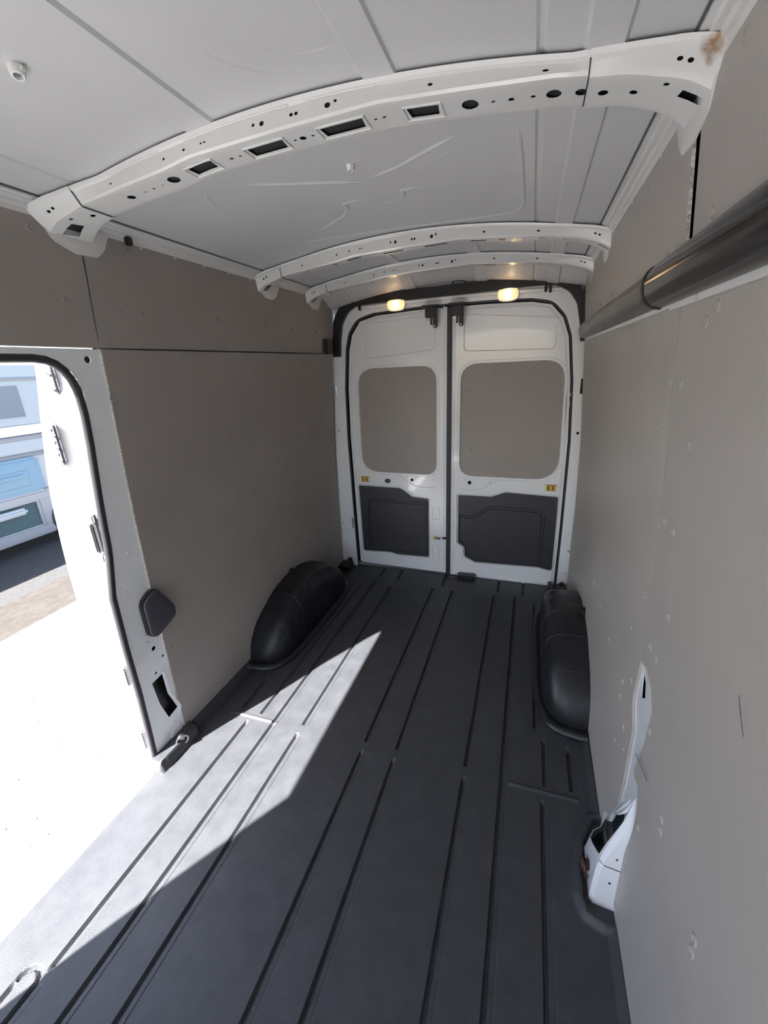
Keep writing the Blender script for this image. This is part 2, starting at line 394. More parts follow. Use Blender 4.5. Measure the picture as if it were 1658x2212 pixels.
# ------------------------------------------------------------------ roof bows
def bow(y0, name, label, width, zb_off, tab, scale, flare, holes_front, rects, rounds, ends):
    root = empty(name, (0, y0 + width / 2, 1.91)); tag(root, label, 'roof bow', 'steel roof bows across the ceiling')
    KX = [-.79, -.745, -.656, -.52, -.368, -.27, 0, .2, .379, .535, .656, .745, .79]; KZ = [1.955, 1.975, 1.996, 2.012, 2.026, 2.04, 2.048, 2.050, 2.036, 2.022, 2.004, 1.978, 1.958]
    def zb(x): return interp(x, KX, KZ) - zb_off
    def section(x):
        rf = roof_base(x) - .004; z = zb(x); a = abs(x)
        f = 0 if a < .56 else -flare * min(1, (a - .56) / .2)
        return [(y0 - .006 + f, rf - .001), (y0 - .003 + f, rf - .008), (y0 + .003 + f, rf - .011), (y0 + .000 + f * .1, z + .006), (y0 + .003 + f * .1, z + .001), (y0 + .009 + f * .1, z),
                (y0 + width - .010, z), (y0 + width - .003, z + .002), (y0 + width + .002, z + .010), (y0 + width + .008, rf - .006), (y0 + width + .026, rf - .004)]
    SV = [0, 1, 2, 4, 4.5, 5, 9, 9.5, 10, 12, 13]
    K = .02
    def mp(u, v, w):
        v = v / K; sec = section(u); i = 0
        while i < len(SV) - 2 and v > SV[i + 1]: i += 1
        t = (v - SV[i]) / (SV[i + 1] - SV[i]); t = max(0, min(1, t))
        a = Vector((sec[i][0], sec[i][1])); b = Vector((sec[i + 1][0], sec[i + 1][1])); p = a.lerp(b, t); d = (b - a).normalized()
        nrm = Vector((d.y, -d.x))
        return (u, p.x + nrm.x * w, p.y + nrm.y * w)
    # v coordinate: 2..4 front face, 5..9 underside
    def vfront(t): return (2 + 2 * t) * K
    def vbot(t): return (5 + 4 * t) * K
    H = []
    for x, t, r in holes_front: H.append(circ(x, vfront(t), r, 10))
    for x0, x1 in rects: H.append([(x0, vbot(.30)), (x1, vbot(.30)), (x1 - .004, vbot(.72)), (x0 + .004, vbot(.72))])
    for x, t, r in rounds: H.append(circ(x, vbot(t), r, 12))
    feats = [] if scale < 1 else [([(x0 - .016, vbot(.12)), (x1 + .016, vbot(.12)), (x1 + .016, vbot(.88)), (x0 - .016, vbot(.88))], .006, .0035) for x0, x1 in rects]
    out = [(-.655, 0), (.60, 0), (.60, 13 * K), (-.655, 13 * K)]; CR = [c_ * K for c_ in (1, 2, 4, 4.5, 5, 9, 9.5, 10, 12)]
    # inset works in a stretched space: build the features by hand as rings
    pf = plate('channel', out, M_bow, mp, holes=H, thick=.0014, ustep=.022, vstep=.02, creases=CR, parent=root, ang=28)
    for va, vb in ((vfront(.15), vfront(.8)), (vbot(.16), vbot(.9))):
        plate('hole_shade', [(-.78, va), (.78, va), (.78, vb), (-.78, vb)], M_hole, lambda u, v, w: mp(u, v, w - .006), thick=.001, ustep=.04, vstep=.02, parent=root)  # dark sheets added behind the holes, standing in for shade inside the bow
    # raised rims round the rectangular slots
    for x0, x1 in rects:
        if scale < 1: continue
        P = [mp(x, vbot(t), .0006) for x, t in ((x0 - .006, .2), (x1 + .006, .2), (x1 + .006, .8), (x0 - .006, .8))]
        sweep('slot_rim', P, .0022, M_bow, root, n=6, closed=True)
    # long pressed beads on the front flange
    for a, b in ((-.53, -.36), (-.28, .0), (.04, .20)):
        P = [mp(a + (b - a) * i / 12, 1.55 * K, .0005) for i in range(13)]
        sweep('flange_bead', P, .0022, M_bow, root, n=6)
    # end brackets: outer sleeve plus scalloped gusset lying on the wall
    for s in (-1, 1):
        xi = .645 if s < 0 else .59
        def mpe(u, v, w, s=s):
            q = mp(s * u, v, w + .003); a = u
            k = max(0, (a - .70) / .085)
            return (q[0], q[1] + (.02 * k if v > 7 * K else -.008 * k), q[2] - .012 * k * k)
        Hh = [[(.732, vbot(.30)), (.772, vbot(.30)), (.766, vbot(.58)), (.726, vbot(.58))] if s < 0 else [(.742, vbot(.22)), (.782, vbot(.22)), (.778, vbot(.48)), (.738, vbot(.48))], circ(.67, vbot(.5), .007, 10), circ(.715, vbot(.14), .005, 10),
              circ(.722, vfront(.45), .0045, 10), circ(.737, vfront(.5), .0045, 10)]
        if s > 0: Hh.append(circ(.62, vbot(.5), .009, 12))
        e = plate('end_bracket', [(xi, 0), (.792, 0), (.792, 13 * K), (xi, 13 * K)], M_bow, mpe, holes=Hh, thick=.0014, ustep=.015, vstep=.02, creases=CR, parent=root, ang=28)
        if scale == 1 or s < 0:
            sweep('sleeve_seam', [mpe(xi, (1.2 + i * .4) * K, .0004) for i in range(20)], .0012, M_hole, root, n=5)
        T = [(y0 + p, q) for p, q in tab]
        gs = plate('gusset', fillet(T, .03, 5), M_bow, wallmap(s, .009), thick=.003, ustep=.02, vstep=.02, parent=root,
                   feats=[(inset(fillet(T, .03, 3), .012), .006, .003)], holes=[circ(y0 + .03, 1.955, .004, 8)])
    relink(root)
    return root
front1 = [(-.53, .55, .004), (-.349, .5, .004), (-.286, .5, .004), (-.235, .5, .003), (-.225, .5, .003), (-.09, .45, .004), (-.068, .5, .006), (.006, .5, .0045), (.018, .5, .0045), (.092, .5, .007), (.11, .35, .004), (.309, .5, .005), (.518, .55, .006)]
rounds1 = [(-.52, .5, .011), (-.47, .5, .003), (-.44, .5, .004), (-.41, .5, .003), (-.368, .45, .016), (-.19, .5, .005), (-.165, .5, .004), (-.015, .5, .004), (.005, .5, .008), (.03, .5, .004), (.18, .5, .004), (.2, .5, .004),
           (.379, .5, .017), (.424, .5, .004), (.458, .5, .006), (.498, .5, .005), (.535, .5, .014), (.583, .5, .011)]
rects1 = [(-.31, -.24), (-.135, -.04), (.055, .155), (.252, .318)]
tab1 = [(-.075, 2.004), (-.045, 1.994), (.0, 1.931), (.062, 1.910), (.13, 1.913), (.158, 1.94), (.185, 1.995), (.21, 2.008)]
bow(1.003, 'roof_bow', 'nearest wide white roof bow with large rectangular slots and rust at right end', .105, 0, tab1, 1, .045, front1, rects1, rounds1, True)
tab2 = [(-.045, 2.004), (-.03, 1.985), (.015, 1.935), (.05, 1.912), (.12, 1.910), (.15, 1.93), (.185, 1.985), (.21, 2.008)]
small_r = [(x, t, r * .9) for x, t, r in rounds1 if abs(x) < .58 and r > .004]
bow(2.0, 'roof_bow', 'middle white roof bow, narrower, second from the camera', .07, .012, tab2, .8, .02, front1[::1], rects1, small_r, True)
bow(2.5, 'roof_bow', 'farthest white roof bow, just ahead of the rear door header', .07, .010, tab2, .8, .02, front1[::1], [(-.31, -.24), (.252, .318)], small_r, True)
# rust bloom on the right end of the first bow is part of its paint
def rust_material():
    m = bpy.data.materials.new('bow_paint_rust'); m.use_nodes = True; n = m.node_tree; b = n.nodes['Principled BSDF']
    b.inputs['Roughness'].default_value = .4
    geo = n.nodes.new('ShaderNodeNewGeometry'); sub = n.nodes.new('ShaderNodeVectorMath'); sub.operation = 'DISTANCE'
    sub.inputs[1].default_value = (.765, .955, 1.995)
    n.links.new(geo.outputs['Position'], sub.inputs[0])
    t = n.nodes.new('ShaderNodeTexNoise'); t.inputs['Scale'].default_value = 60; n.links.new(geo.outputs['Position'], t.inputs['Vector'])
    ma = n.nodes.new('ShaderNodeMath'); ma.operation = 'MULTIPLY_ADD'; ma.inputs[1].default_value = .05; n.links.new(t.outputs['Fac'], ma.inputs[0]); n.links.new(sub.outputs['Value'], ma.inputs[2])
    r = n.nodes.new('ShaderNodeValToRGB'); r.color_ramp.elements[0].position = .030; r.color_ramp.elements[1].position = .052
    r.color_ramp.elements[0].color = (.30, .18, .09, 1); r.color_ramp.elements[1].color = (.70, .70, .69, 1)
    n.links.new(ma.outputs[0], r.inputs[0]); n.links.new(r.outputs[0], b.inputs['Base Color'])
    return m
M_rustbow = rust_material()
for o in bpy.data.objects:
    if o.name.startswith(('end_bracket',)) and o.parent and o.parent.name == 'roof_bow': o.data.materials[0] = M_rustbow

# ------------------------------------------------------------------ wall boards
def dimple(root, s, y, z, r=.011):
    x = s * (Wz(z) - .006)
    lathe('rivet', [(r, -.001), (r, .0004), (r * .82, .0022), (r * .55, .0024), (r * .34, .0007), (r * .1, .0003)], M_rivet if s < 0 else M_rivet2, (x, y, z), (-s, 0, 0), root, n=14)
def board(s, outline, label, m, riv, small=(), holes=(), grp='grey boards lining the side walls', feats=()):
    yc = sum(p[0] for p in outline) / len(outline); z0 = min(p[1] for p in outline)
    root = empty('wall_board', (s * Wz(z0), yc, z0)); tag(root, label, 'wall board', grp)
    plate('panel', outline, m, wallmap(s, .006), thick=.005, vstep=.12, ustep=.3, parent=root, holes=holes)
    for y, z in riv: dimple(root, s, y, z)
    for y, z in small: dimple(root, s, y, z, .005)
    return root
def arch_cut(rev=False):
    P = [(2.07 + .488 * math.cos(math.pi * k / 24), .03 + .285 * max(0, math.sin(math.pi * k / 24)) ** .8) for k in range(25)]
    return list(reversed(P)) if rev else P
# left side
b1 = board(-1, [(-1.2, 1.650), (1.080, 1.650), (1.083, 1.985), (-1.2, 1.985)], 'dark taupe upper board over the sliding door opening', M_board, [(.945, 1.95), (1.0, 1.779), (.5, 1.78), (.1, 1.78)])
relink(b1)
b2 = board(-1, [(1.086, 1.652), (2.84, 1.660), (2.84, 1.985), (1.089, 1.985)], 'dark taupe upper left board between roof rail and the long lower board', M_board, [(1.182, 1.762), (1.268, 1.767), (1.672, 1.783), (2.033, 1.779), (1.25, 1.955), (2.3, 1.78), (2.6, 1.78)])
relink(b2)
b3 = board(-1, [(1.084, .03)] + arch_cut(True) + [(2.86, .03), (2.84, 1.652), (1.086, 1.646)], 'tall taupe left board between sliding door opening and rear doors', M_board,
           [(1.135, 1.377), (1.107, 1.19), (1.919, 1.235), (2.5, 1.143), (1.512, .576), (1.521, .613), (1.733, .603), (1.933, .572), (1.261, .595), (1.247, .538), (1.110, .456), (1.567, .654), (2.122, .587), (1.13, .30), (1.091, 1.493), (1.25, .13), (2.3, .56)],
           [(2.196, 1.615), (1.537, 1.629), (2.353, 1.623), (1.134, .989), (1.3, 1.62), (1.8, 1.62), (2.0, 1.615), (2.6, 1.62), (1.35, .63), (1.66, .64)],
           holes=[rect(2.45 + i * .055, 2.45 + i * .055 + .042, .195 + j * .0165, .199 + j * .0165) for i in range(4) for j in range(7)])
# serrated bright edge strip of that board
plate('edge_strip', [(1.080, .03), (1.0845, .03), (1.0865, 1.646), (1.082, 1.646)], M_boardedge, wallmap(-1, .0068), thick=.006, vstep=.1, ustep=.1, parent=b3)
relink(b3)
# right side; the lower boards are cut away around the pillar foot
cutF = [(1.069, .783), (1.02, .80), (.968, .785), (.935, .744), (.94, .68), (.949, .625), (.985, .50), (.975, .485), (.934, .50), (.914, .444), (.913, .359), (.94, .22), (.948, .02)]
b4 = board(1, [(-1.2, .02)] + list(reversed(cutF)) + [(1.069, 1.10), (1.069, 1.648), (-1.2, 1.648)], 'lower right grey board nearest the camera, cut away round the pillar foot', M_boardlit,
           [(.92, 1.60), (1.02, 1.492), (.936, 1.384), (1.033, 1.195), (.968, 1.193), (.933, 1.008), (1.017, .869), (.968, .873), (.929, .692), (.774, .606), (.768, .576), (.883, .42), (.899, .236), (.566, .6), (.564, .57), (.913, .05), (.876, 1.62)])
sweep('scratch', [(Wz(.574) - .0125, .968, .574), (Wz(.585) - .0125, .867, .600)], .0009, M_scratch, b4, n=4)
sweep('scratch', [(Wz(1.08) - .0125, .600, 1.090), (Wz(1.06) - .0125, .575, 1.055)], .0006, M_scratch, b4, n=4)
sweep('scratch', [(Wz(1.08) - .0125, .592, 1.078), (Wz(1.06) - .0125, .567, 1.048)], .0006, M_scratch, b4, n=4)
relink(b4)
cutR = [(1.20, .02), (1.19, .06), (1.09, .20), (1.062, .27), (1.050, .366), (1.048, .577), (1.085, .63), (1.09, .66), (1.0735, .783)]
b5 = board(1, arch_cut(True) + [(2.86, .02), (2.83, 1.652), (1.0735, 1.648)] + [(1.0735, 1.10)] + list(reversed(cutR)), 'lower right grey board running from pillar foot to the rear doors', M_boardlit,
           [(1.095, 1.493), (1.551, 1.609), (1.287, 1.612), (1.812, 1.614), (2.045, 1.616), (2.321, 1.621), (1.126, .676), (1.207, .605), (1.211, .542), (1.458, .291), (1.192, .389), (1.999, 1.25), (2.055, 1.079), (2.099, .609), (1.863, .593), (1.65, .602), (1.457, .583), (1.13, .50)],
           [(1.11, 1.385), (1.12, .95), (1.09, .457), (2.5, 1.62), (2.65, 1.62), (1.3, 1.0), (1.2, .8)])
plate('seam_strip', [(1.0695, .80), (1.0725, .80), (1.0725, 1.64), (1.0695, 1.64)], M_caulk, wallmap(1, .0045), thick=.006, vstep=.1, ustep=.1, parent=b5)
relink(b5)
b6 = board(1, [(-1.2, 1.656), (1.035, 1.656), (1.039, 1.985), (-1.2, 1.985)], 'upper right board above the black conduit, nearest the camera', M_boardlit, [(.876, 1.958), (.935, 1.767), (.6, 1.77), (.2, 1.77)])
relink(b6)
b7 = board(1, [(1.073, 1.656), (2.82, 1.66), (2.82, 1.985), (1.083, 1.985)], 'upper right board beyond the open vertical gap', M_boardlit,
           [(1.126, 1.755), (1.189, 1.752), (1.4, 1.95), (1.6, 1.77), (1.9, 1.77), (2.2, 1.77), (2.5, 1.77)])
plate('edge_strip', [(1.0705, 1.66), (1.073, 1.66), (1.083, 1.985), (1.0805, 1.985)], M_boardedge, wallmap(1, .0066), thick=.006, vstep=.1, ustep=.1, parent=b7)
relink(b7)

# ------------------------------------------------------------------ right pillar foot seen in the cut-out
def pillar_foot():
    o = plate('trim_3', fillet([(.89, -.015), (1.24, -.015), (1.20, .30), (1.12, .55), (1.14, .84), (.90, .84), (.88, .5)], .01, 2), M_white, wallmap(1, .0002), thick=.003, vstep=.1, ustep=.1,
              holes=[[(1.062, .765), (1.028, .752), (1.012, .715), (1.045, .69)], [(1.045, .02), (1.19, .02), (1.10, .14), (1.035, .33), (1.005, .30), (.995, .17)]])
    struct(o, 'white steel body pillar showing through the cut-out in the right boards')
    # protruding foot, open at its rear upper corner
    levels = [(-.015, .798), (.03, .800), (.12, .803), (.19, .812), (.27, .832), (.36, .856), (.46, .868)]
    Z = [l[0] for l in levels]; X = [l[1] for l in levels]
    def mp(u, v, w):
        xi = interp(v, Z, X); y1 = 1.19 - .32 * max(0, min(.46, v))
        S_ = [(.880, .932 + .02 * v), (.868, .935), (xi + .010, .940), (xi, .952), (xi, y1 - .10), (xi + .02, y1 - .06), (.880, y1)]
        T = [0, .15, 1, 1.2, 2.2, 2.6, 3.4]; i = 0
        while i < 5 and u > T[i + 1]: i += 1
        t = (u - T[i]) / (T[i + 1] - T[i]); a = Vector(S_[i]); b = Vector(S_[i + 1]); p = a.lerp(b, t); d = (b - a).normalized(); n = Vector((-d.y, d.x))
        if n.x > 0 and i > 1: n = -n
        return (p.x + n.x * w, p.y + n.y * w, v)
    f = plate('pillar_foot', [(0, -.015), (3.4, -.015), (3.4, .46), (0, .46)], M_white, mp, thick=.002, ustep=.2, vstep=.04, us=(.15, 1, 1.2, 2.2, 2.6), parent=o,
              holes=[[(1.35, .17), (3.0, .04), (3.0, .15), (2.3, .30), (1.5, .40), (1.3, .33)], circ(.55, .10, .06, 8, .006), circ(.55, .205, .06, 8, .006)])
    sweep('seam', [mp(.16 + i * .1, .165 - .0 * i, .0006) for i in range(9)] + [mp(1.2, .165, .0006)], .0012, M_hole, o, n=5)
    return o
pillar_foot()

# ------------------------------------------------------------------ left jamb pillar beside the sliding door opening
PO = []
for p in door_open:
    if p[0] > .6 and p[1] < 1.625: PO.append(p)
PO = sorted(PO, key=lambda p: p[1])
poly = [(.7, 1.632)] + [(1.084, 1.648)] + [(1.082, -.02)] + [(PO[0][0], -.02)] + [p for p in PO] + [(.7, 1.63)]
top = [p for p in door_open if p[1] > 1.48 and p[0] > .7]
edge = [p for p in PO if p[1] <= 1.485]
top = sorted(top, key=lambda p: -p[0] * 10 + 0)
corner = [(1.0, 1.49), (1.0, 1.52), (.992, 1.55), (.975, 1.58), (.95, 1.604), (.92, 1.62), (.86, 1.63), (.75, 1.63)]
yseal = lambda z: interp(z, [-.05, .17, .36, .58, .80, .97, 1.15, 1.35, 1.49], [.925, .934, .940, .939, .943, .972, .982, .996, 1.0])
edge = [(yseal(z), z) for z in [-.02 + i * .0755 for i in range(20)]]
jam_out = [(1.0835, -.02)] + [(1.0845, .8), (1.086, 1.647), (.75, 1.647)] + list(reversed(corner)) + list(reversed(edge))
J = plate('trim_4', jam_out, M_white, wallmap(-1, .002), thick=.003, vstep=.08, ustep=.05, ang=30,
          holes=[circ(1.035, 1.615, .011), circ(1.035, .505, .010), circ(1.021, .548, .0035, 8), circ(1.067, .445, .006, 8), circ(1.018, .395, .006, 8), circ(1.044, .114, .003, 8), circ(.987, .797, .0025, 8), circ(.986, .77, .0025, 8),
                 [(.989, .365), (1.044, .372), (1.047, .262), (1.076, .165), (1.022, .155), (.999, .251)]],
          feats=[(fillet([(1.012, .08), (1.066, .10), (1.074, .0), (1.004, .0)], .004, 2), .003, .003)])
struct(J, 'white steel pillar edging the sliding door opening')
plate('pillar_lip', [(1.046, .38), (1.054, .38), (1.058, .26), (1.088, .165), (1.083, .15), (1.078, .15), (1.049, .262)], M_white, wallmap(-1, .010), thick=.012, vstep=.1, ustep=.1, parent=J)
# small pressed crescents on the pillar
for y, z in ((1.036, 1.399), (1.033, .945)):
    sweep('pressed_mark', [(-(Wz(z) - .003), y + .008 * math.cos(a), z + .013 * math.sin(a)) for a in [2.6 + i * .3 for i in range(9)]], .0018, M_white, J, n=6)
plate('shade_backing', [(1.005, -.02), (1.10, -.02), (1.10, 1.66), (1.012, 1.60), (1.005, .8), (.955, .8), (.95, -.02)], M_black, wallmap(-1, -.03), thick=.004, vstep=.2, ustep=.2, parent=J)  # black sheet added behind the pillar so its holes look shaded
# jamb face outside the seal, running out to the body skin
Zs = [-.30, -.15] + [i * .08 for i in range(0, 21)]
yout = lambda z: interp(z, [-.3, 0, .4, .616, .816, 1.05, 1.295, 1.52, 1.61], [.905, .880, .879, .883, .889, .906, .924, .958, .985])
yslide = lambda z: interp(z, [-.3, -.14, .14, .48, .73, .93, 1.2, 1.44, 1.61], [.975, .947, .920, .922, .937, .940, .953, .985, 1.013])
verts = []; 
for z in Zs:
    w = Wz(z); ya = yseal(min(z, 1.49)) + .012; yb = yout(z)
    for x, y in ((-w + .0, ya - .004), (-w - .012, ya + .004), (-w - .03, ya + .008), (-w - .06, (ya + yb) / 2 + .006), (-w - .10, yb), (-w - .112, yb + .012), (-w - .118, yb + .04), (-w - .128, yb + .3), (-w - .128, 2.95)):
        verts.append((x, y, z))
n = 9; F = [(j * n + i, j * n + i + 1, (j + 1) * n + i + 1, (j + 1) * n + i) for j in range(len(Zs) - 1) for i in range(n - 1)]
N0 = len(verts); verts += [(v[0] - .001, v[1] + .004, v[2]) for v in verts]; F += [tuple(reversed([i + N0 for i in f])) for f in F]
J2 = mesh('trim_5', verts, F, M_body, recalc=False); struct(J2, 'bright white door jamb outside the rubber seal')
# sill step below the floor edge and header outside
struct(box('trim_6', -1.0, -.855, -.4, .99, -.30, -.05, M_body, bev=.012))
struct(box('trim_7', -.875, -.83, -1.0, 1.12, 1.655, 1.72, M_body))
# drip at head of opening
# ------------------------------------------------------------------ sliding door, slid back outside
dz = [-.26 + i * .09 for i in range(22)]
vs_ = []
for z in dz:
    w = Wz(z) + .150; y = yslide(z)
    for x, yy in ((-w - .01, y + .05), (-w - .012, y + .034), (-w - .05, y + .002), (-w - .056, y - .002), (-w - .066, y + .006), (-w - .066, y + 1.3), (-w - .01, y + 1.3)):
        vs_.append((x, yy, z))
n = 7; F = [(j * n + i, j * n + (i + 1) % n, (j + 1) * n + (i + 1) % n, (j + 1) * n + i) for j in range(len(dz) - 1) for i in range(n)] + [tuple(range(n)), tuple((len(dz) - 1) * n + i for i in range(n))]
D3 = mesh('door_3', vs_, F, M_body, recalc=True); struct(D3, 'white sliding door slid open along the outside of the van')

sweep('fold_shade', [(-(Wz(z) + .137), yslide(z) + .004, z) for z in [-.2 + i * .09 for i in range(20)]], .007, M_grey, D3, n=6)  # grey strip drawn in as the shaded fold between jamb and door
# rubber seal round the sliding door opening
path = []
for z in [-.05 + i * .05 for i in range(31)]: path.append((-(Wz(z) + .004), yseal(z) - .010, z))
for (y, z) in [(.992, 1.50), (.988, 1.53), (.978, 1.56), (.962, 1.585), (.942, 1.603), (.915, 1.615), (.88, 1.62)]: path.append((-(Wz(z) + .004), y - .006, z))
for y in [.8, .6, .4, .2, 0, -.1]: path.append((-(Wz(1.62) + .004), y, 1.62))
for (y, z) in [(-.16, 1.61), (-.195, 1.58), (-.205, 1.54)]: path.append((-(Wz(z) + .004), y, z))
for z in [1.4, 1.1, .8, .5, .2, 0]: path.append((-(Wz(z) + .004), -.207, z))
sl_ = sweep('door_seal', path, .012, M_rubber, n=10, prof=[(.013 * math.cos(2 * math.pi * k / 10), .011 * math.sin(2 * math.pi * k / 10)) for k in range(10)], up=(1, 0, 0))
tag(sl_, 'black rubber seal around the sliding door opening', 'door seal')

# fittings on the jamb
def on_jamb(z, off):  # a point on the jamb face, off = distance outward
    w = Wz(z); ya = yseal(min(z, 1.49)) + .020; yb = yout(z); t = max(0, min(1, (off - .03) / .07)); return Vector((-w - off, ya * (1 - t) + yb * t, z))
def fitting(name, z, off, hw, hh, label, cat, m, detail, depth=.012):
    c = on_jamb(z, off); root = empty(name, c); tag(root, label, cat)
    b = bmesh.new(); box_bm(b, c.x - hw, c.x + hw, c.y - depth, c.y + .004, z - hh, z + hh, min(hw, hh) * .45, 3); frombm('housing', b, m, root)
    detail(c, root); relink(root); return root
def conn(c, root):
    for i in range(6):
        z = c.z + .05 - i * .02
        lathe('contact', [(.0055, 0), (.0055, .003), (.003, .004)], M_steel, (c.x + (.004 if i % 2 else -.004), c.y - .012, z), (0, -1, 0), root, n=10)
fitting('contact_block', 1.36, .088, .014, .068, 'grey electrical contact strip on the bright jamb, upper part', 'connector', M_fit, conn)
def topplate(c, root):
    for dz_ in (.022, -.024): lathe('screw', [(.009, 0), (.009, .004), (.005, .006)], M_steel, (c.x, c.y - .012, c.z + dz_), (0, -1, 0), root, n=12)
fitting('roller_stop', 1.56, .085, .014, .045, 'small grey plate with two screws at top of the jamb', 'stop plate', M_fit, topplate)
def strk(c, root):
    box('recess', c.x - .011, c.x + .012, c.y - .0125, c.y - .010, c.z - .052, c.z + .052, M_hole, root, .001)
    box('bar', c.x - .012, c.x - .004, c.y - .022, c.y - .010, c.z - .055, c.z + .055, M_steel, root, .003)
    for q in (.075, -.075): box('end_cap', c.x - .016, c.x + .016, c.y - .020, c.y - .010, c.z + q - .018, c.z + q + .018, M_silver, root, .006)
fitting('latch_striker', 1.02, .045, .021, .098, 'grey latch striker with dark recess halfway up the jamb', 'latch striker', M_fit, strk)
def oval(c, root):
    for i in range(5): box('rib', c.x - .008, c.x + .008, c.y - .015, c.y - .011, c.z - .03 + i * .014, c.z - .024 + i * .014, M_steel, root, .001)
fitting('guide_block', .44, .05, .011, .045, 'ribbed grey guide block low on the jamb', 'guide block', M_fit, oval)
fitting('guide_block', .115, .05, .011, .048, 'ribbed grey guide block near the foot of the jamb', 'guide block', M_fit, oval)
c = on_jamb(.67, .045)
pl = lathe('drain_plug', [(.013, 0), (.013, .004), (.009, .007), (.004, .007)], M_silver, (c.x, c.y - .002, c.z), (0, -1, 0), n=16); tag(pl, 'small round grey plug on the jamb', 'plug')

# black pad on the pillar at knee height
pp = fillet([(1.014, .728), (1.082, .772), (1.152, .65), (1.150, .60), (1.040, .562), (1.016, .58)], [.04, .05, .05, .04, .04, .03], 8)
pad = empty('bump_pad', (-Wz(.67), 1.08, .58)); tag(pad, 'dark rounded rubber bump pad on pillar beside the tall left board', 'bump pad')
plate('pad_base', pp, M_black, wallmap(-1, .024), thick=.018, ustep=.03, vstep=.03, parent=pad)
plate('pad_cover', inset(pp, .003), M_pad, wallmap(-1, .036), thick=.011, ustep=.03, vstep=.03, parent=pad, feats=[(inset(pp, .007), .007, .003)], ang=60)
relink(pad)

# ------------------------------------------------------------------ rear frame, header and doors
def ymap(y0): return lambda u, v, w: (u, y0 - w, v)
OPN = [(-.735, .0), (-.742, .5), (-.748, 1.05), (-.738, 1.42), (-.712, 1.68), (-.685, 1.78), (-.62, 1.865), (-.50, 1.893), (-.2, 1.905), (0, 1.907), (.25, 1.905), (.50, 1.895), (.62, 1.872), (.695, 1.79), (.735, 1.68), (.768, 1.42), (.788, 1.05), (.792, .5), (.79, .0)]
OPS = fillet(OPN, [0] + [.12] * (len(OPN) - 2) + [0], 4)
OUT = [(-.868, -.05), (-.868, .5), (-.852, 1.06), (-.838, 1.27), (-.823, 1.47), (-.811, 1.65), (-.79, 1.86), (-.765, 2.02), (-.4, 2.07), (.4, 2.07), (.765, 2.02), (.79, 1.86), (.815, 1.65), (.84, 1.35), (.862, .9), (.872, .4), (.875, -.05)]
FR = plate('trim_8', OUT + [(.79, -.05)] + list(reversed(OPS)) + [(-.735, -.05)], M_white, ymap(2.88), thick=.012, ustep=.05, vstep=.08,
           holes=[rect(-.825, -.803, 1.365, 1.435, .003, 2), rect(.815, .838, 1.345, 1.435, .003, 2), circ(-.816, 1.117, .009), circ(.828, 1.106, .009), circ(-.842, .369, .008), circ(-.842, .308, .007), circ(.853, .293, .009), circ(.84, .42, .004, 8), circ(.845, .12, .005, 8), circ(-.836, .2, .005, 8), rect(-.765, -.752, .33, .42, .003, 2)])
struct(FR, 'white steel rear door frame with punched holes')
# header face above the doors: a rounded roll
rp = [(-.60, 1.925)] + [(-.5 + i * .1, 1.925 + .008 * math.sin(math.pi * (i) / 11)) for i in range(12)] + [(.66, 1.922)]
sweep('header_roll', [(p[0], 2.876, p[1] + .012) for p in rp], .012, M_white, FR, n=10)
# dark pocket behind the leaves
struct(box('trim_9', -.80, .85, 2.985, 2.99, -.04, 1.95, M_black))
# rubber round the rear opening
seal = sweep('rear_door_seal', [(p[0], 2.884, p[1]) for p in [(-.735, -.02)] + OPS[1:-1] + [(.79, -.02)]], .0065, M_rubber, n=8, up=(0, 1, 0)); tag(seal, 'thin black rubber seal around both rear doors', 'door seal')

def rear_door(name, s, out, win, trim, trimr, emb, cols, holes, label):
    root = empty(name, (sum(p[0] for p in out) / len(out), 2.92, .0)); struct(root, label)
    feats = [(fillet(emb, .03, 4), .006, -.006)] + [(rect(*c, .008, 2), .004, -.004) for c in cols]
    wo = inset(win, -.022)
    o = plate('leaf', out, M_white, ymap(2.912), holes=[win] + [circ(*h) for h in holes] , feats=feats + [(inset(trim, -.012), .005, -.014)], thick=.004, ustep=.06, vstep=.06, parent=root, ang=30)
    # window return and board behind it
    n = len(win); v1 = [(p[0], 2.912, p[1]) for p in win] + [(p[0], 2.934, p[1]) for p in inset(win, .004)]
    mesh('window_return', v1, [(i, (i + 1) % n, n + (i + 1) % n, n + i) for i in range(n)], M_white, root)
    plate('window_board', inset(win, -.02), M_board, ymap(2.930), thick=.004, step=.2, parent=root)
    xs = [p[0] for p in win]; zs = [p[1] for p in win]; x0, x1, z0, z1 = min(xs), max(xs), min(zs), max(zs)
    for fx, fz in ((.33, .93), (.70, .94), (.06, .78), (.94, .80), (.08, .55), (.93, .55), (.12, .25), (.85, .27), (.60, .07)) if s > 0 else ((.1, .8), (.2, .15)):
        lathe('rivet', [(.009, 0), (.007, .0016), (.003, .001)], M_rivet, (x0 + (x1 - x0) * fx, 2.930, z0 + (z1 - z0) * fz), (0, -1, 0), root, n=12)
    ib = inset(out, .020)
    sweep('edge_bead', [(p[0], 2.9125, p[1]) for p in ib], .004, M_white, root, n=6, closed=True, up=(0, 1, 0))
    sweep('window_bead', [(p[0], 2.9125, p[1]) for p in inset(win, -.014)], .004, M_white, root, n=6, closed=True, up=(0, 1, 0))
    sweep('window_lip', [(p[0], 2.914, p[1]) for p in inset(win, -.002)], .0035, M_white, root, n=6, closed=True, up=(0, 1, 0))
    plate('trim_panel', trim, M_trimp, ymap(2.907), thick=.006, ustep=.08, vstep=.08, parent=root, feats=[(trimr, .006, -.007), (inset(trimr, .020), .006, .006)], ang=40)
    return root
winL = fillet([(-.662, .80), (-.078, .79), (-.078, 1.55), (-.655, 1.55)], [.14, .09, .11, .13], 9)
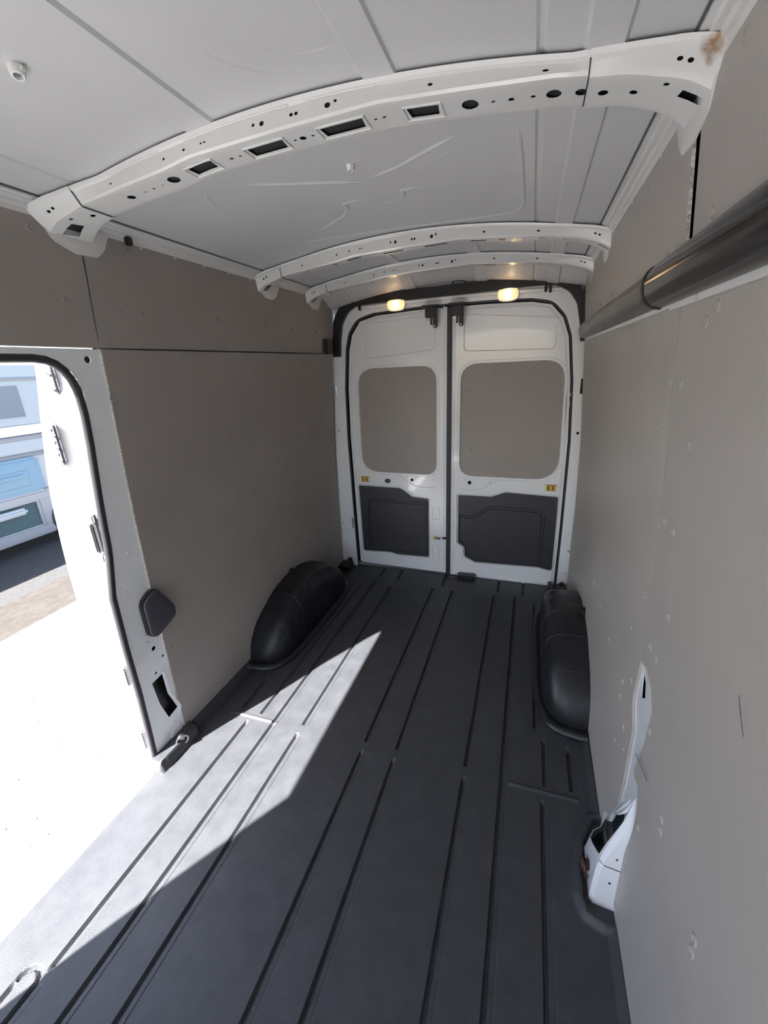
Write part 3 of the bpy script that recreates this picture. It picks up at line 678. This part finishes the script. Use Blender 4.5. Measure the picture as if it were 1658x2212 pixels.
winR = fillet([(.083, .795), (.745, .785), (.725, 1.55), (.083, 1.55)], [.10, .16, .13, .12], 9)
# leaves stop 6 mm short of the centre line
outL = [(-.735, .03)] + OPN[1:10] + [(-.006, 1.905), (-.006, .005), (-.70, .02)]
outL = [(p[0] + .010 if p[0] < -.3 else p[0], p[1] - (.010 if p[1] > 1.5 else 0)) for p in outL]
outR = [(.024, 1.895), (.25, 1.893), (.50, 1.884), (.615, 1.861), (.685, 1.785), (.725, 1.68), (.758, 1.42), (.778, 1.05), (.782, .5), (.780, .0), (.76, -.015), (.024, .0)]
trL = fillet([(-.694, .685), (-.36, .676), (-.268, .612), (-.144, .603), (-.144, .130), (-.396, .128), (-.46, .142), (-.686, .135)], [.01, .03, .03, .01, .012, .02, .02, .01], 4)
trLr = fillet([(-.640, .15), (-.625, .585), (-.42, .592), (-.34, .578), (-.15, .585), (-.15, .15)], [.02, .05, .03, .03, .003, .003], 5)
trR = fillet([(.081, .648), (.312, .646), (.41, .684), (.752, .668), (.757, .118), (.66, .138), (.212, .128), (.136, .168), (.131, .245), (.083, .275)], [.01, .03, .03, .012, .02, .02, .03, .03, .02, .01], 4)
trRr = fillet([(.09, .50), (.195, .50), (.30, .582), (.635, .575), (.683, .53), (.683, .145), (.22, .14), (.142, .175), (.137, .25), (.09, .285)], [.003, .04, .04, .05, .03, .01, .02, .02, .02, .003], 5)
dL = rear_door('door_1', -1, outL, winL, trL, trLr, [(-.60, 1.61), (-.09, 1.645), (-.085, 1.865), (-.55, 1.84)], [(-.115, -.058, .445, .545), (-.115, -.062, .10, .235)],
               [(-.266, .748, .011), (-.235, .765, .003, 8), (-.107, .758, .003, 8), (-.30, .772, .003, 8), (-.10, .30, .006, 8)], 'left white rear door with board over its window')
dR = rear_door('door_2', 1, outR, winR, trR, trRr, [(.10, 1.625), (.655, 1.61), (.665, 1.79), (.10, 1.85)], [(.042, .088, .37, .48), (.052, .115, .105, .235)],
               [(.159, .746, .013), (.13, .765, .003, 8), (.19, .73, .003, 8), (.30, .757, .004, 8)], 'right white rear door with board over its window')
# fittings of the leaves
plate('hole_cover', fillet(circ(-.457, .733, .024, 8, .018), 0), M_trimp, ymap(2.906), thick=.006, step=.05, parent=dL)
sweep('pressed_lip', [(p[0], 2.9122, p[1]) for p in [(-.37, .772), (-.335, .765), (-.30, .735), (-.26, .708), (-.20, .695), (-.11, .692), (-.09, .70)]], .0045, M_white, dL, n=6, up=(0, 1, 0))
sweep('pressed_lip', [(p[0], 2.9122, p[1]) for p in [(.09, .70), (.12, .688), (.20, .692), (.26, .708), (.31, .745), (.345, .768), (.40, .775)]], .0045, M_white, dR, n=6, up=(0, 1, 0))
def label_on(door, x, z):
    a = box('warning_label', x - .040, x + .040, 2.905, 2.908, z - .021, z + .021, M_yellow, door)
    box('label_end', x - .040, x - .030, 2.9042, 2.906, z - .020, z + .020, M_lab, a); box('label_end', x + .030, x + .040, 2.9042, 2.906, z - .020, z + .020, M_lab, a)
    for i in range(3): box('pictogram', x - .020 + i * .015, x - .012 + i * .015, 2.9042, 2.906, z - .012, z + .012, M_hole if i != 1 else M_brass, a)
    for z_ in (-.0205, .0175): box('label_rule', x - .029, x + .029, 2.9042, 2.906, z + z_, z + z_ + .003, M_hole, a)
label_on(dL, -.640, .740); label_on(dR, .702, .734)
lk = box('lock_link', -.105, -.085, 2.895, 2.905, .285, .31, M_brass, dL, .003); sweep('lock_rod', [(-.085, 2.897, .30), (-.05, 2.893, .297)], .005, M_hole, dL)
lathe('lock_rod', [(.008, -.02), (.008, .03), (.004, .035)], M_hole, (.0, 2.897, .303), (-1, 0, 0), dL, n=10)
sweep('centre_seal', [(.009, 2.900, z) for z in (.0, .3, .31, .33, .9, 1.4, 1.89)], .011, M_rubber, dR, n=8, prof=[(-.015, -.010), (.012, -.012), (.014, 0), (.012, .012), (-.004, .010), (-.006, 0)], up=(0, 1, 0))
sweep('seal_lip', [(-.002, 2.892, z) for z in (.0, .9, 1.89)], .003, M_trimp, dR, n=6)
# right-door hinge side: row of pale marks
for z, h in ((1.26, .035), (1.15, .03), (1.33, .02)): box('pale_patch', .752, .768, 2.9105, 2.9135, z, z + h, M_lab, dR)
relink(dL); relink(dR)

# upper latches
def upper_latch(x, s, label):
    root = empty('door_latch', (x, 2.89, 1.905)); tag(root, label, 'door latch', 'black latches at the top of the rear doors')
    b = bmesh.new(); box_bm(b, x - .052, x + .048, 2.80, 2.877, 1.893, 1.905, .003); frombm('top_plate', b, M_black, root)
    b = bmesh.new(); box_bm(b, x - .038, x + .035, 2.83, 2.877, 1.835, 1.894, .006); frombm('housing', b, M_black, root)
    box('lever', x + s * .022 - .013, x + s * .022 + .013, 2.85, 2.876, 1.775, 1.85, M_black, root, .005)
    box('rod', x - s * .004 - .006, x - s * .004 + .006, 2.86, 2.872, 1.795, 1.84, M_black, root, .002)
    box('spring_clip', x - s * .02 - .012, x - s * .02 + .012, 2.86, 2.88, 1.818, 1.836, M_steel, root, .003)
    lathe('pin', [(.007, 0), (.007, .012), (.004, .014)], M_steel, (x + s * .022, 2.855, 1.785), (0, -1, 0), root, n=10)
    relink(root); return root
upper_latch(-.098, 1, 'left of the two black latches at top centre of rear doors')
upper_latch(.068, 1, 'right of the two black latches at top centre of rear doors')
lb = empty('lower_latch', (.157, 2.88, -.01)); tag(lb, 'black latch block at bottom of the right rear door', 'door latch')
box('housing', .088, .222, 2.845, 2.905, -.012, .030, M_black, lb, .004)
for x in (.10, .145, .19): box('tooth', x, x + .022, 2.82, 2.85, -.012, .006, M_black, lb, .003)
sweep('strap', [(.085, 2.85, .0), (.04, 2.83, -.004), (.0, 2.86, .0)], .005, M_black, lb); relink(lb)

# black moulded surround over the rear doors
so = [(-.805, 1.635), (-.800, 1.74), (-.783, 1.86), (-.735, 1.945), (-.65, 1.995), (-.50, 2.008), (0, 2.014), (.5, 2.016), (.65, 2.014), (.738, 1.98), (.79, 1.885), (.812, 1.74), (.822, 1.645)]
si = [(-.752, 1.635), (-.742, 1.74), (-.722, 1.845), (-.672, 1.915), (-.61, 1.946), (-.50, 1.953), (0, 1.957), (.5, 1.96), (.63, 1.957), (.705, 1.915), (.75, 1.850), (.775, 1.74), (.786, 1.645)]
so = fillet(so, [0] + [.1] * 11 + [0], 4); si = fillet(si, [0] + [.1] * 11 + [0], 4)
hs = plate('header_surround', so + list(reversed(si)), M_black, ymap(2.850), thick=.030, ustep=.06, vstep=.04, ang=50)
tag(hs, 'thick black plastic surround arched over the rear doors', 'door surround')
for x, z in ((-.585, 1.935), (.575, 1.94), (.60, 1.935)): box('clip_foot', x - .008, x + .008, 2.845, 2.872, z - .018, z + .03, M_black, hs, .003)
hk = sweep('wire_loop', [(.035, 2.845, 2.012), (.045, 2.835, 2.030), (.07, 2.835, 2.028), (.10, 2.84, 2.022), (.12, 2.845, 2.015)], .005, M_black); tag(hk, 'short black wire loop above the door surround', 'wire')
hb = box('side_clip', -.80, -.768, 2.70, 2.79, 1.655, 1.745, M_black, bev=.005); tag(hb, 'black block at left end of the door surround', 'clip')

# lamps
def lamp(x, z, label):
    root = empty('dome_lamp', (x, 2.865, z)); tag(root, label, 'lamp', 'lit lamps above the rear doors')
    def ring(w_, h_, y_): return [(x + w_ * math.copysign(abs(math.cos(a)) ** .7, math.cos(a)), y_, z + h_ * math.copysign(abs(math.sin(a)) ** .7, math.sin(a))) for a in [2 * math.pi * k / 28 for k in range(28)]]
    R = [ring(.064, .040, 2.872), ring(.064, .040, 2.864), ring(.060, .036, 2.861), ring(.056, .032, 2.862)]
    v = sum(R, []); n = 28; F = [(j * n + i, j * n + (i + 1) % n, (j + 1) * n + (i + 1) % n, (j + 1) * n + i) for j in range(3) for i in range(n)] + [tuple(range(n)), tuple(3 * n + i for i in range(n))]
    mesh('base', v, F, M_lab, root, recalc=True)
    R = [ring(.056, .032, 2.862), ring(.055, .031, 2.848), ring(.048, .026, 2.838), ring(.030, .014, 2.834), ring(.008, .004, 2.833)]
    v = sum(R, []); F = [(j * n + i, j * n + (i + 1) % n, (j + 1) * n + (i + 1) % n, (j + 1) * n + i) for j in range(4) for i in range(n)] + [tuple(4 * n + i for i in range(n))]
    mesh('lens', v, F, M_lens, root, recalc=True, ang=60)
    b = bmesh.new(); bmesh.ops.create_uvsphere(b, u_segments=14, v_segments=8, radius=.5)
    for vv in b.verts: vv.co = Vector((x + vv.co.x * .030, 2.850 + vv.co.y * .016, z + vv.co.z * .026))
    frombm('bulb', b, M_bulb, root)
    relink(root)
    l = bpy.data.lights.new('bulb_light', 'POINT'); l.energy = .015; l.color = (1, .66, .33); l.shadow_soft_size = .02
    lo = bpy.data.objects.new('bulb_light', l); COL.objects.link(lo); lo.parent = root; lo.location = (0, -.05, 0)
lamp(-.335, 1.932, 'left glowing warm oval lamp above the rear doors')
lamp(.365, 1.930, 'right glowing warm oval lamp above the rear doors')

# ------------------------------------------------------------------ floor liner: one moulded sheet with grooves
GR = [(-.056, -1.2, 1.222), (-.056, 1.283, 2.656), (.087, -1.2, 1.222), (.087, 1.283, 2.657), (.378, -1.2, 1.222), (.378, 1.287, 2.658), (.520, -1.2, 2.675), (.671, -1.2, 1.21), (.681, 1.285, 1.49), (.777, 1.295, 1.475),
      (-.369, -1.2, 1.222), (-.369, 1.287, 2.60), (-.512, -1.2, 2.66), (-.638, .33, 1.22), (-.646, -1.2, .295), (-.704, -1.2, .27), (-.60, 1.29, 2.60), (-.71, 1.30, 1.50), (.645, 1.56, 2.62),
      (.57, 2.72, 2.90), (.40, 2.735, 2.90), (.0, 2.72, 2.90), (-.35, 2.73, 2.90), (-.50, 2.75, 2.90)]
notch = fillet([(.90, 1.22), (.83, 1.20), (.79, 1.11), (.776, 1.03), (.770, .94), (.785, .895), (.83, .878), (.90, .878)], .02, 3)
block = fillet([(-.92, .892), (-.812, .892), (-.806, .93), (-.806, 1.10), (-.86, 1.12), (-.92, 1.12)], .008, 3)
def build_liner():
    xs = set(); gw = .009; dp = .013
    def lattice(a, b, d):
        x = a
        while x < b: xs.add(round(x, 4)); x += d
    lattice(-.80, .745, .05); lattice(.745, .868, .004); lattice(-.87, -.80, .006)
    for gx in {g_[0] for g_ in GR}:
        for o in (-gw, -.002, .002, gw, gw + .011, gw + .0135, gw + .016): xs.add(round(gx + o, 4))
    lattice(-.725, -.625, .004)
    ys = set(); y = -1.2
    while y < 2.9: ys.add(round(y, 4)); y += .05
    y = .83
    while y < 1.26: ys.add(round(y, 4)); y += .005
    for i in range(26): ys.add(round(.245 + i * .004, 4))
    for g_ in GR:
        for e in (g_[1], g_[2]):
            for o in (-.012, -.006, 0, .006, .012):
                if -1.2 < e + o < 2.9: ys.add(round(e + o, 4))
    for o in (1.236, 1.242, 1.248, 1.254, 1.260, 1.266, 1.272): ys.add(o)
    ys.add(2.90); xs = sorted(xs); ys = sorted(ys)
    def lowpoly(u, v, P):
        d = segd(u, v, P); return -d if inpoly(u, v, P) else d
    def z(x, y):
        h = 0
        for gx, a, b in GR:
            dx = abs(x - gx)
            if dx < gw + .004 and a - .013 < y < b + .013:
                ex = min(1, max(0, (gw - dx) / (gw - .002))); ey = min(1, max(0, (y - a + .012) / .018), max(0, (b + .012 - y) / .018))
                h = min(h, -dp * ex * ey)
            if a < y < b and abs(x - gx - gw - .0135) < .001: h = min(h, -.0016)
            elif a < y < b and x - gx > 0 and x - gx < gw + .012: h = min(h, -.0008)
        # rounded end joining the two front left grooves
        d = abs(math.hypot(x + .675, (y - .285)) - .029) if y > .28 else 1
        if d < .008: h = min(h, -dp * max(0, 1 - d / .008))
        if (.545 < x < .80 or -.745 < x < -.495): h = max(h, h + .005 * max(0, 1 - abs(y - 1.254) / .010))
        # lip against the right wall and riser against the left
        if x > .838: h += .022 * min(1, (x - .838) / .018)
        if x < -.838 and y > 1.09: h += .040 * min(1, (-.838 - x) / .016)
        if .74 < x and .83 < y < 1.27:
            d = lowpoly(x, y, notch)
            if d < .02: h = max(h * (1 if d > 0 else 0), .018 * (1 - abs(d) / .02)) if d > -.010 else -.012
        if x < -.78 and .85 < y < 1.16:
            d = lowpoly(x, y, block)
            if d < .004: h = .052 * min(1, (.004 - d) / .010)
        return h
    def ex(x, y):   # the sheet's own edge follows the sill on the door side
        lim = -.842 if y < .885 else -.868
        return max(x, lim)
    V = []; F = []
    for y in ys:
        for x in xs: X = ex(x, y); V.append((X, y, z(X, y)))
    n = len(xs)
    for j in range(len(ys) - 1):
        for i in range(n - 1): F.append((j * n + i, j * n + i + 1, (j + 1) * n + i + 1, (j + 1) * n + i))
    # skirt down
    N0 = len(V); V += [(v[0], v[1], -.0155) for v in V[:n]] + [(v[0], v[1], -.0155) for v in V[(len(ys) - 1) * n:len(ys) * n]]
    for i in range(n - 1): F.append((i + 1, i, N0 + i, N0 + i + 1)); a = (len(ys) - 1) * n; F.append((a + i, a + i + 1, N0 + n + i + 1, N0 + n + i))
    b0 = len(V)
    for j in range(len(ys)): v = V[j * n]; V.append((v[0], v[1], -.0155))
    for j in range(len(ys) - 1): F.append((j * n, (j + 1) * n, b0 + j + 1, b0 + j))
    o = mesh('floor_liner', V, F, M_mat, ang=32)
    tag(o, 'black moulded plastic floor liner with long grooves covering the cargo floor', 'floor liner')
    return o
build_liner()
st = box('sill_strip', -.868, -.843, -.3, .885, -.055, -.004, M_dull, bev=.003); struct(st)
st.name = 'trim_10'

# ------------------------------------------------------------------ wheel arch covers
def arch(s, label):
    root = empty('wheel_arch_cover', (s * .77, 2.07, 0)); tag(root, label, 'wheel arch cover', 'black covers over the wheel arches')
    def hh(y):
        t = abs(y - 2.07) / .50; return 0 if t >= 1 else .338 * (1 - t ** 2.0) ** (1 / 1.9)
    def inner(y):
        t = abs(y - 2.07) / .50; return .865 - .195 * (max(0, 1 - t ** 7)) ** (1 / 2.6)
    ys = [2.07 + .50 * math.sin(math.pi / 2 * (k / 26)) for k in range(-26, 27)]
    ys = [1.5702] + [y for y in ys if 1.572 < y < 2.568] + [2.5698]
    prof = 18; V = []
    for y in ys:
        h = hh(y); xi = inner(y); h = max(h, .001)
        step_ = .0035 if any(abs(y - q) < .02 for q in (1.78, 1.95, 2.12, 2.28)) else 0
        for k in range(prof):
            a = math.pi / 2 * k / (prof - 1); e = .38
            px = .8645 - (.8645 - xi - step_) * math.sin(a) ** e; pz = (h - step_) * math.cos(a) ** e if k < prof - 1 else 0
            V.append((s * px, y, pz + .0015))
    F = [(j * prof + i, j * prof + i + 1, (j + 1) * prof + i + 1, (j + 1) * prof + i) for j in range(len(ys) - 1) for i in range(prof - 1)]
    mesh('cover', V, F, M_arch, root, ang=50, recalc=True)
    # skirt moulded round the foot of the cover
    pts = [(s * .862, 1.545, .020)] + [(s * (inner(y) - .012), y + (-.018 if y < 1.62 else (.018 if y > 2.5 else 0)), .012) for y in ys[::2]] + [(s * .862, 2.59, .012)]
    sweep('skirt', pts, .02, M_arch, root, n=10, prof=[(.024 * math.cos(2 * math.pi * k / 10), .018 * math.sin(2 * math.pi * k / 10)) for k in range(10)])
    for yq in (1.70, 1.86, 2.03, 2.20):
        h = hh(yq); xi = inner(yq); P = []
        for k in range(prof):
            a = math.pi / 2 * k / (prof - 1); P.append((s * (.8645 - (.8645 - xi) * math.sin(a) ** .38), yq, (h * math.cos(a) ** .38 if k < prof - 1 else 0) + .001))
        sweep('moulded_rib', P, .002, M_arch, root, n=6)
    relink(root); return root
arch(-1, 'black plastic wheel arch cover by the tall left board'); arch(1, 'black plastic wheel arch cover against the right wall')

# ------------------------------------------------------------------ conduit along the right wall
ct = empty('wall_conduit', (.78, 1.5, 1.63)); tag(ct, 'long glossy black conduit cover along the right wall seam', 'conduit')
dprof = [(0, 1.648)] + [(.048 * math.sin(math.pi * k / 12) ** .6, 1.694 - .044 * math.cos(math.pi * k / 12)) for k in range(1, 12)] + [(0, 1.742)]
def con(name, y0, y1, k, m, round_end=False):
    ys = [y0 + (y1 - y0) * i / 20 for i in range(21)]; V = []; n = len(dprof)
    if round_end: ys = ys[:-1] + [y1 - .03, y1 - .015, y1 - .005, y1]
    for y in ys:
        q = 1
        if round_end: q = math.sqrt(max(.02, 1 - max(0, (y - (y1 - .04)) / .04) ** 2))
        for d, z in dprof: zz = 1.694 + (z - 1.694) * k * (.4 + .6 * q); V.append((Wz(zz) - .004 - d * k * q, y, zz))
    F = [(j * n + i, j * n + i + 1, (j + 1) * n + i + 1, (j + 1) * n + i) for j in range(len(ys) - 1) for i in range(n - 1)] + [tuple(range(n)), tuple(reversed([(len(ys) - 1) * n + i for i in range(n)]))]
    return mesh(name, V, F, m, ct, ang=50, recalc=True)
con('front_cover', -1.0, 1.20, 1.0, M_tube); con('rear_cover', 1.20, 2.76, .93, M_tube2, True); con('joint_collar', 1.190, 1.205, 1.05, M_black)
sweep('ridge', [(Wz(1.72) - .043, y, 1.72) for y in (-1, 0, 1.19)], .002, M_tube, ct, n=6)
relink(ct)
lg = plate('wall_ledge', [(-1.2, 1.638), (1.12, 1.638), (1.13, 1.643), (2.70, 1.644), (2.70, 1.655), (-1.2, 1.655)], M_bow, wallmap(1, .013), thick=.006, vstep=.05, ustep=.3,
           holes=[rect(.955, .966, 1.6385, 1.654)])
tag(lg, 'thin white metal ledge just under the black conduit', 'ledge')

# ------------------------------------------------------------------ tie-down rings
def ring(c, axis, up, label, m=M_steel, R=.022):
    root = empty('tie_down_ring', c); tag(root, label, 'tie-down ring', 'cargo tie-down rings')
    c = Vector(c); ax = Vector(axis).normalized(); upv = Vector(up).normalized(); sd = ax.cross(upv).normalized()
    lathe('base_bolt', [(.013, 0), (.013, .006), (.008, .011), (.004, .012)], m, c, ax, root, n=14)
    lathe('collar', [(.0165, -.001), (.0165, .003), (.012, .004)], M_black if m is M_black else m, c, ax, root, n=14)
    P = [c + ax * (.012 + .004 * math.cos(a)) + sd * (R * math.sin(a)) + upv * (-.012 + R * math.cos(a)) for a in [2 * math.pi * k / 20 for k in range(20)]]
    sweep('ring', P, .0042, m, root, n=8, closed=True, up=tuple(ax))
    relink(root)
ring((-.822, 1.02, .060), (1, -.6, .3), (0, 0, 1), 'shiny steel tie-down ring at foot of the sliding door pillar', M_steel, .024)
ring((.797, 1.01, .045), (-1, -.2, .1), (0, 0, 1), 'rusty tie-down ring at the right pillar foot', M_rust, .026)
ring((-.855, 2.074, .342), (1, -.2, .2), (0, 0, 1), 'black tie-down ring above the left wheel arch cover', M_black)
ring((.857, 2.02, .355), (-1, -.2, .2), (0, 0, 1), 'black tie-down ring above the right wheel arch cover', M_black)
ring((-.80, 2.868, .055), (0, -1, .2), (0, 0, 1), 'black tie-down ring at foot of the left rear frame', M_black)
ring((.826, 2.868, .040), (0, -1, .2), (0, 0, 1), 'black tie-down ring at foot of the right rear frame', M_black)
cb = empty('corner_block', (.80, 2.80, 0)); tag(cb, 'black floor block in front of the right rear frame foot', 'corner block')
box('block', .765, .858, 2.78, 2.862, .002, .045, M_black, cb, .008); box('wedge', .735, .766, 2.76, 2.87, .002, .055, M_trimp, cb, .006); relink(cb)
cb = empty('corner_block', (-.79, 2.80, 0)); tag(cb, 'black floor block in front of the left rear frame foot', 'corner block')
box('block', -.858, -.765, 2.74, 2.862, .002, .045, M_black, cb, .008); relink(cb)

# ------------------------------------------------------------------ ceiling clips
def clip(x, y, r, label):
    z = roof_base(x); root = empty('ceiling_clip', (x, y, z)); tag(root, label, 'clip', 'white plastic clips on the roof panel')
    lathe('cup', [(r * 1.15, -.001), (r * 1.1, .004), (r, .013), (r * .8, .016), (r * .62, .016), (r * .58, .006)], M_lab, (x, y, z), (.25, -.2, -1), root, n=18)
    lathe('plug', [(r * .55, .0), (r * .55, .009), (r * .3, .011)], M_silver, (x, y, z), (.25, -.2, -1), root, n=12)
    box('wing', x + r * .7, x + r * 1.5, y - .004, y + .004, z - .008, z - .001, M_lab, root, .001)
    relink(root)
clip(-.368, .702, .012, 'large white plastic clip on roof near the camera, at the left'); clip(-.001, 1.348, .009, 'small white clip on roof panel beyond the nearest bow')
pg = box('rail_clip', -.775, -.757, 1.238, 1.262, 1.970, 1.996, M_black, bev=.004); tag(pg, 'small black clip on the left roof rail behind the first bow', 'clip')

# ------------------------------------------------------------------ parked van outside
pv = empty('parked_van', (-6.6, 3.2, GZ)); tag(pv, 'white and light blue van parked across the asphalt outside', 'van')
X0 = -6.0
def side(name, y0, y1, z0, z1, m, x=X0, t=.05, parent=pv, bev=.015): return box(name, x - t, x, y0, y1, z0, z1, m, parent, bev)
box('body', -7.9, X0 - .04, -1.6, 4.7, -.42, 1.75, M_vanw, pv, .06, 3)
side('upper_side', -1.5, 4.6, 1.02, 1.80, M_vanw); side('roof_gutter', -1.5, 4.6, 1.60, 1.64, M_silver, x=X0 + .03)
side('side_window', 1.2, 3.95, 1.12, 1.55, M_glassd, x=X0 + .012)
side('belt_moulding', -1.5, 4.6, .90, 1.02, M_body, x=X0 + .02); side('lower_moulding', -1.5, 4.6, .84, .88, M_silver, x=X0 + .03)
side('waist_panel', -1.5, 4.6, .66, .84, M_vanw, x=X0 + .015); side('dark_line', -1.5, 4.6, .60, .66, M_glassd, x=X0 + .005)
side('blue_panel', -1.5, 3.90, .12, .60, M_blue, x=X0 + .03, bev=.04)
dh = side('door_handle', 3.1, 3.66, .34, .40, M_blue, x=X0 + .07, t=.04); side('handle_plate', 3.0, 3.72, .22, .44, M_blue, x=X0 + .04, t=.02, bev=.01)
side('sill_panel', -1.5, 4.6, -.02, .12, M_silver, x=X0 + .035, bev=.03)
side('rear_quarter', 3.72, 4.6, -.42, .12, M_silver, x=X0 + .02, bev=.04)
side('dark_recess', -1.5, 3.74, -.38, -.02, M_under, x=X0 - .02); side('running_board', -1.5, 3.55, -.14, -.05, M_vanw, x=X0 + .10, t=.12, bev=.03)
side('lower_skirt', -1.5, 4.6, -.52, -.36, M_silver, x=X0 + .02, bev=.03)
for y in (-.6, 4.15):
    w = lathe('wheel', [(.30, -.10), (.33, -.08), (.33, .06), (.30, .09), (.20, .09), (.18, .07), (.05, .08)], M_black, (X0 - .06, y, GZ + .33), (1, 0, 0), pv, n=28)
relink(pv)
# pebbles scattered over the concrete
peb = []
for i in range(70):
    x = random.uniform(-3.2, -1.5); y = random.uniform(.2, 2.2); r = random.uniform(.004, .012)
    peb.append((x, y, r))
vv = []; ff = []
for x, y, r in peb:
    s0 = len(vv)
    for k in range(6): vv.append((x + r * math.cos(k * 1.047), y + r * math.sin(k * 1.047), GZ + .001))
    for k in range(6): vv.append((x + r * .5 * math.cos(k * 1.047), y + r * .5 * math.sin(k * 1.047), GZ + r * .6))
    ff += [(s0 + k, s0 + (k + 1) % 6, s0 + 6 + (k + 1) % 6, s0 + 6 + k) for k in range(6)] + [tuple(s0 + 6 + k for k in range(6))]
gr = mesh('gravel', vv, ff, M_pebble); tag(gr, 'scattered dark grit on the bright concrete', 'gravel'); gr['kind'] = 'stuff'
bpy.context.view_layer.update()
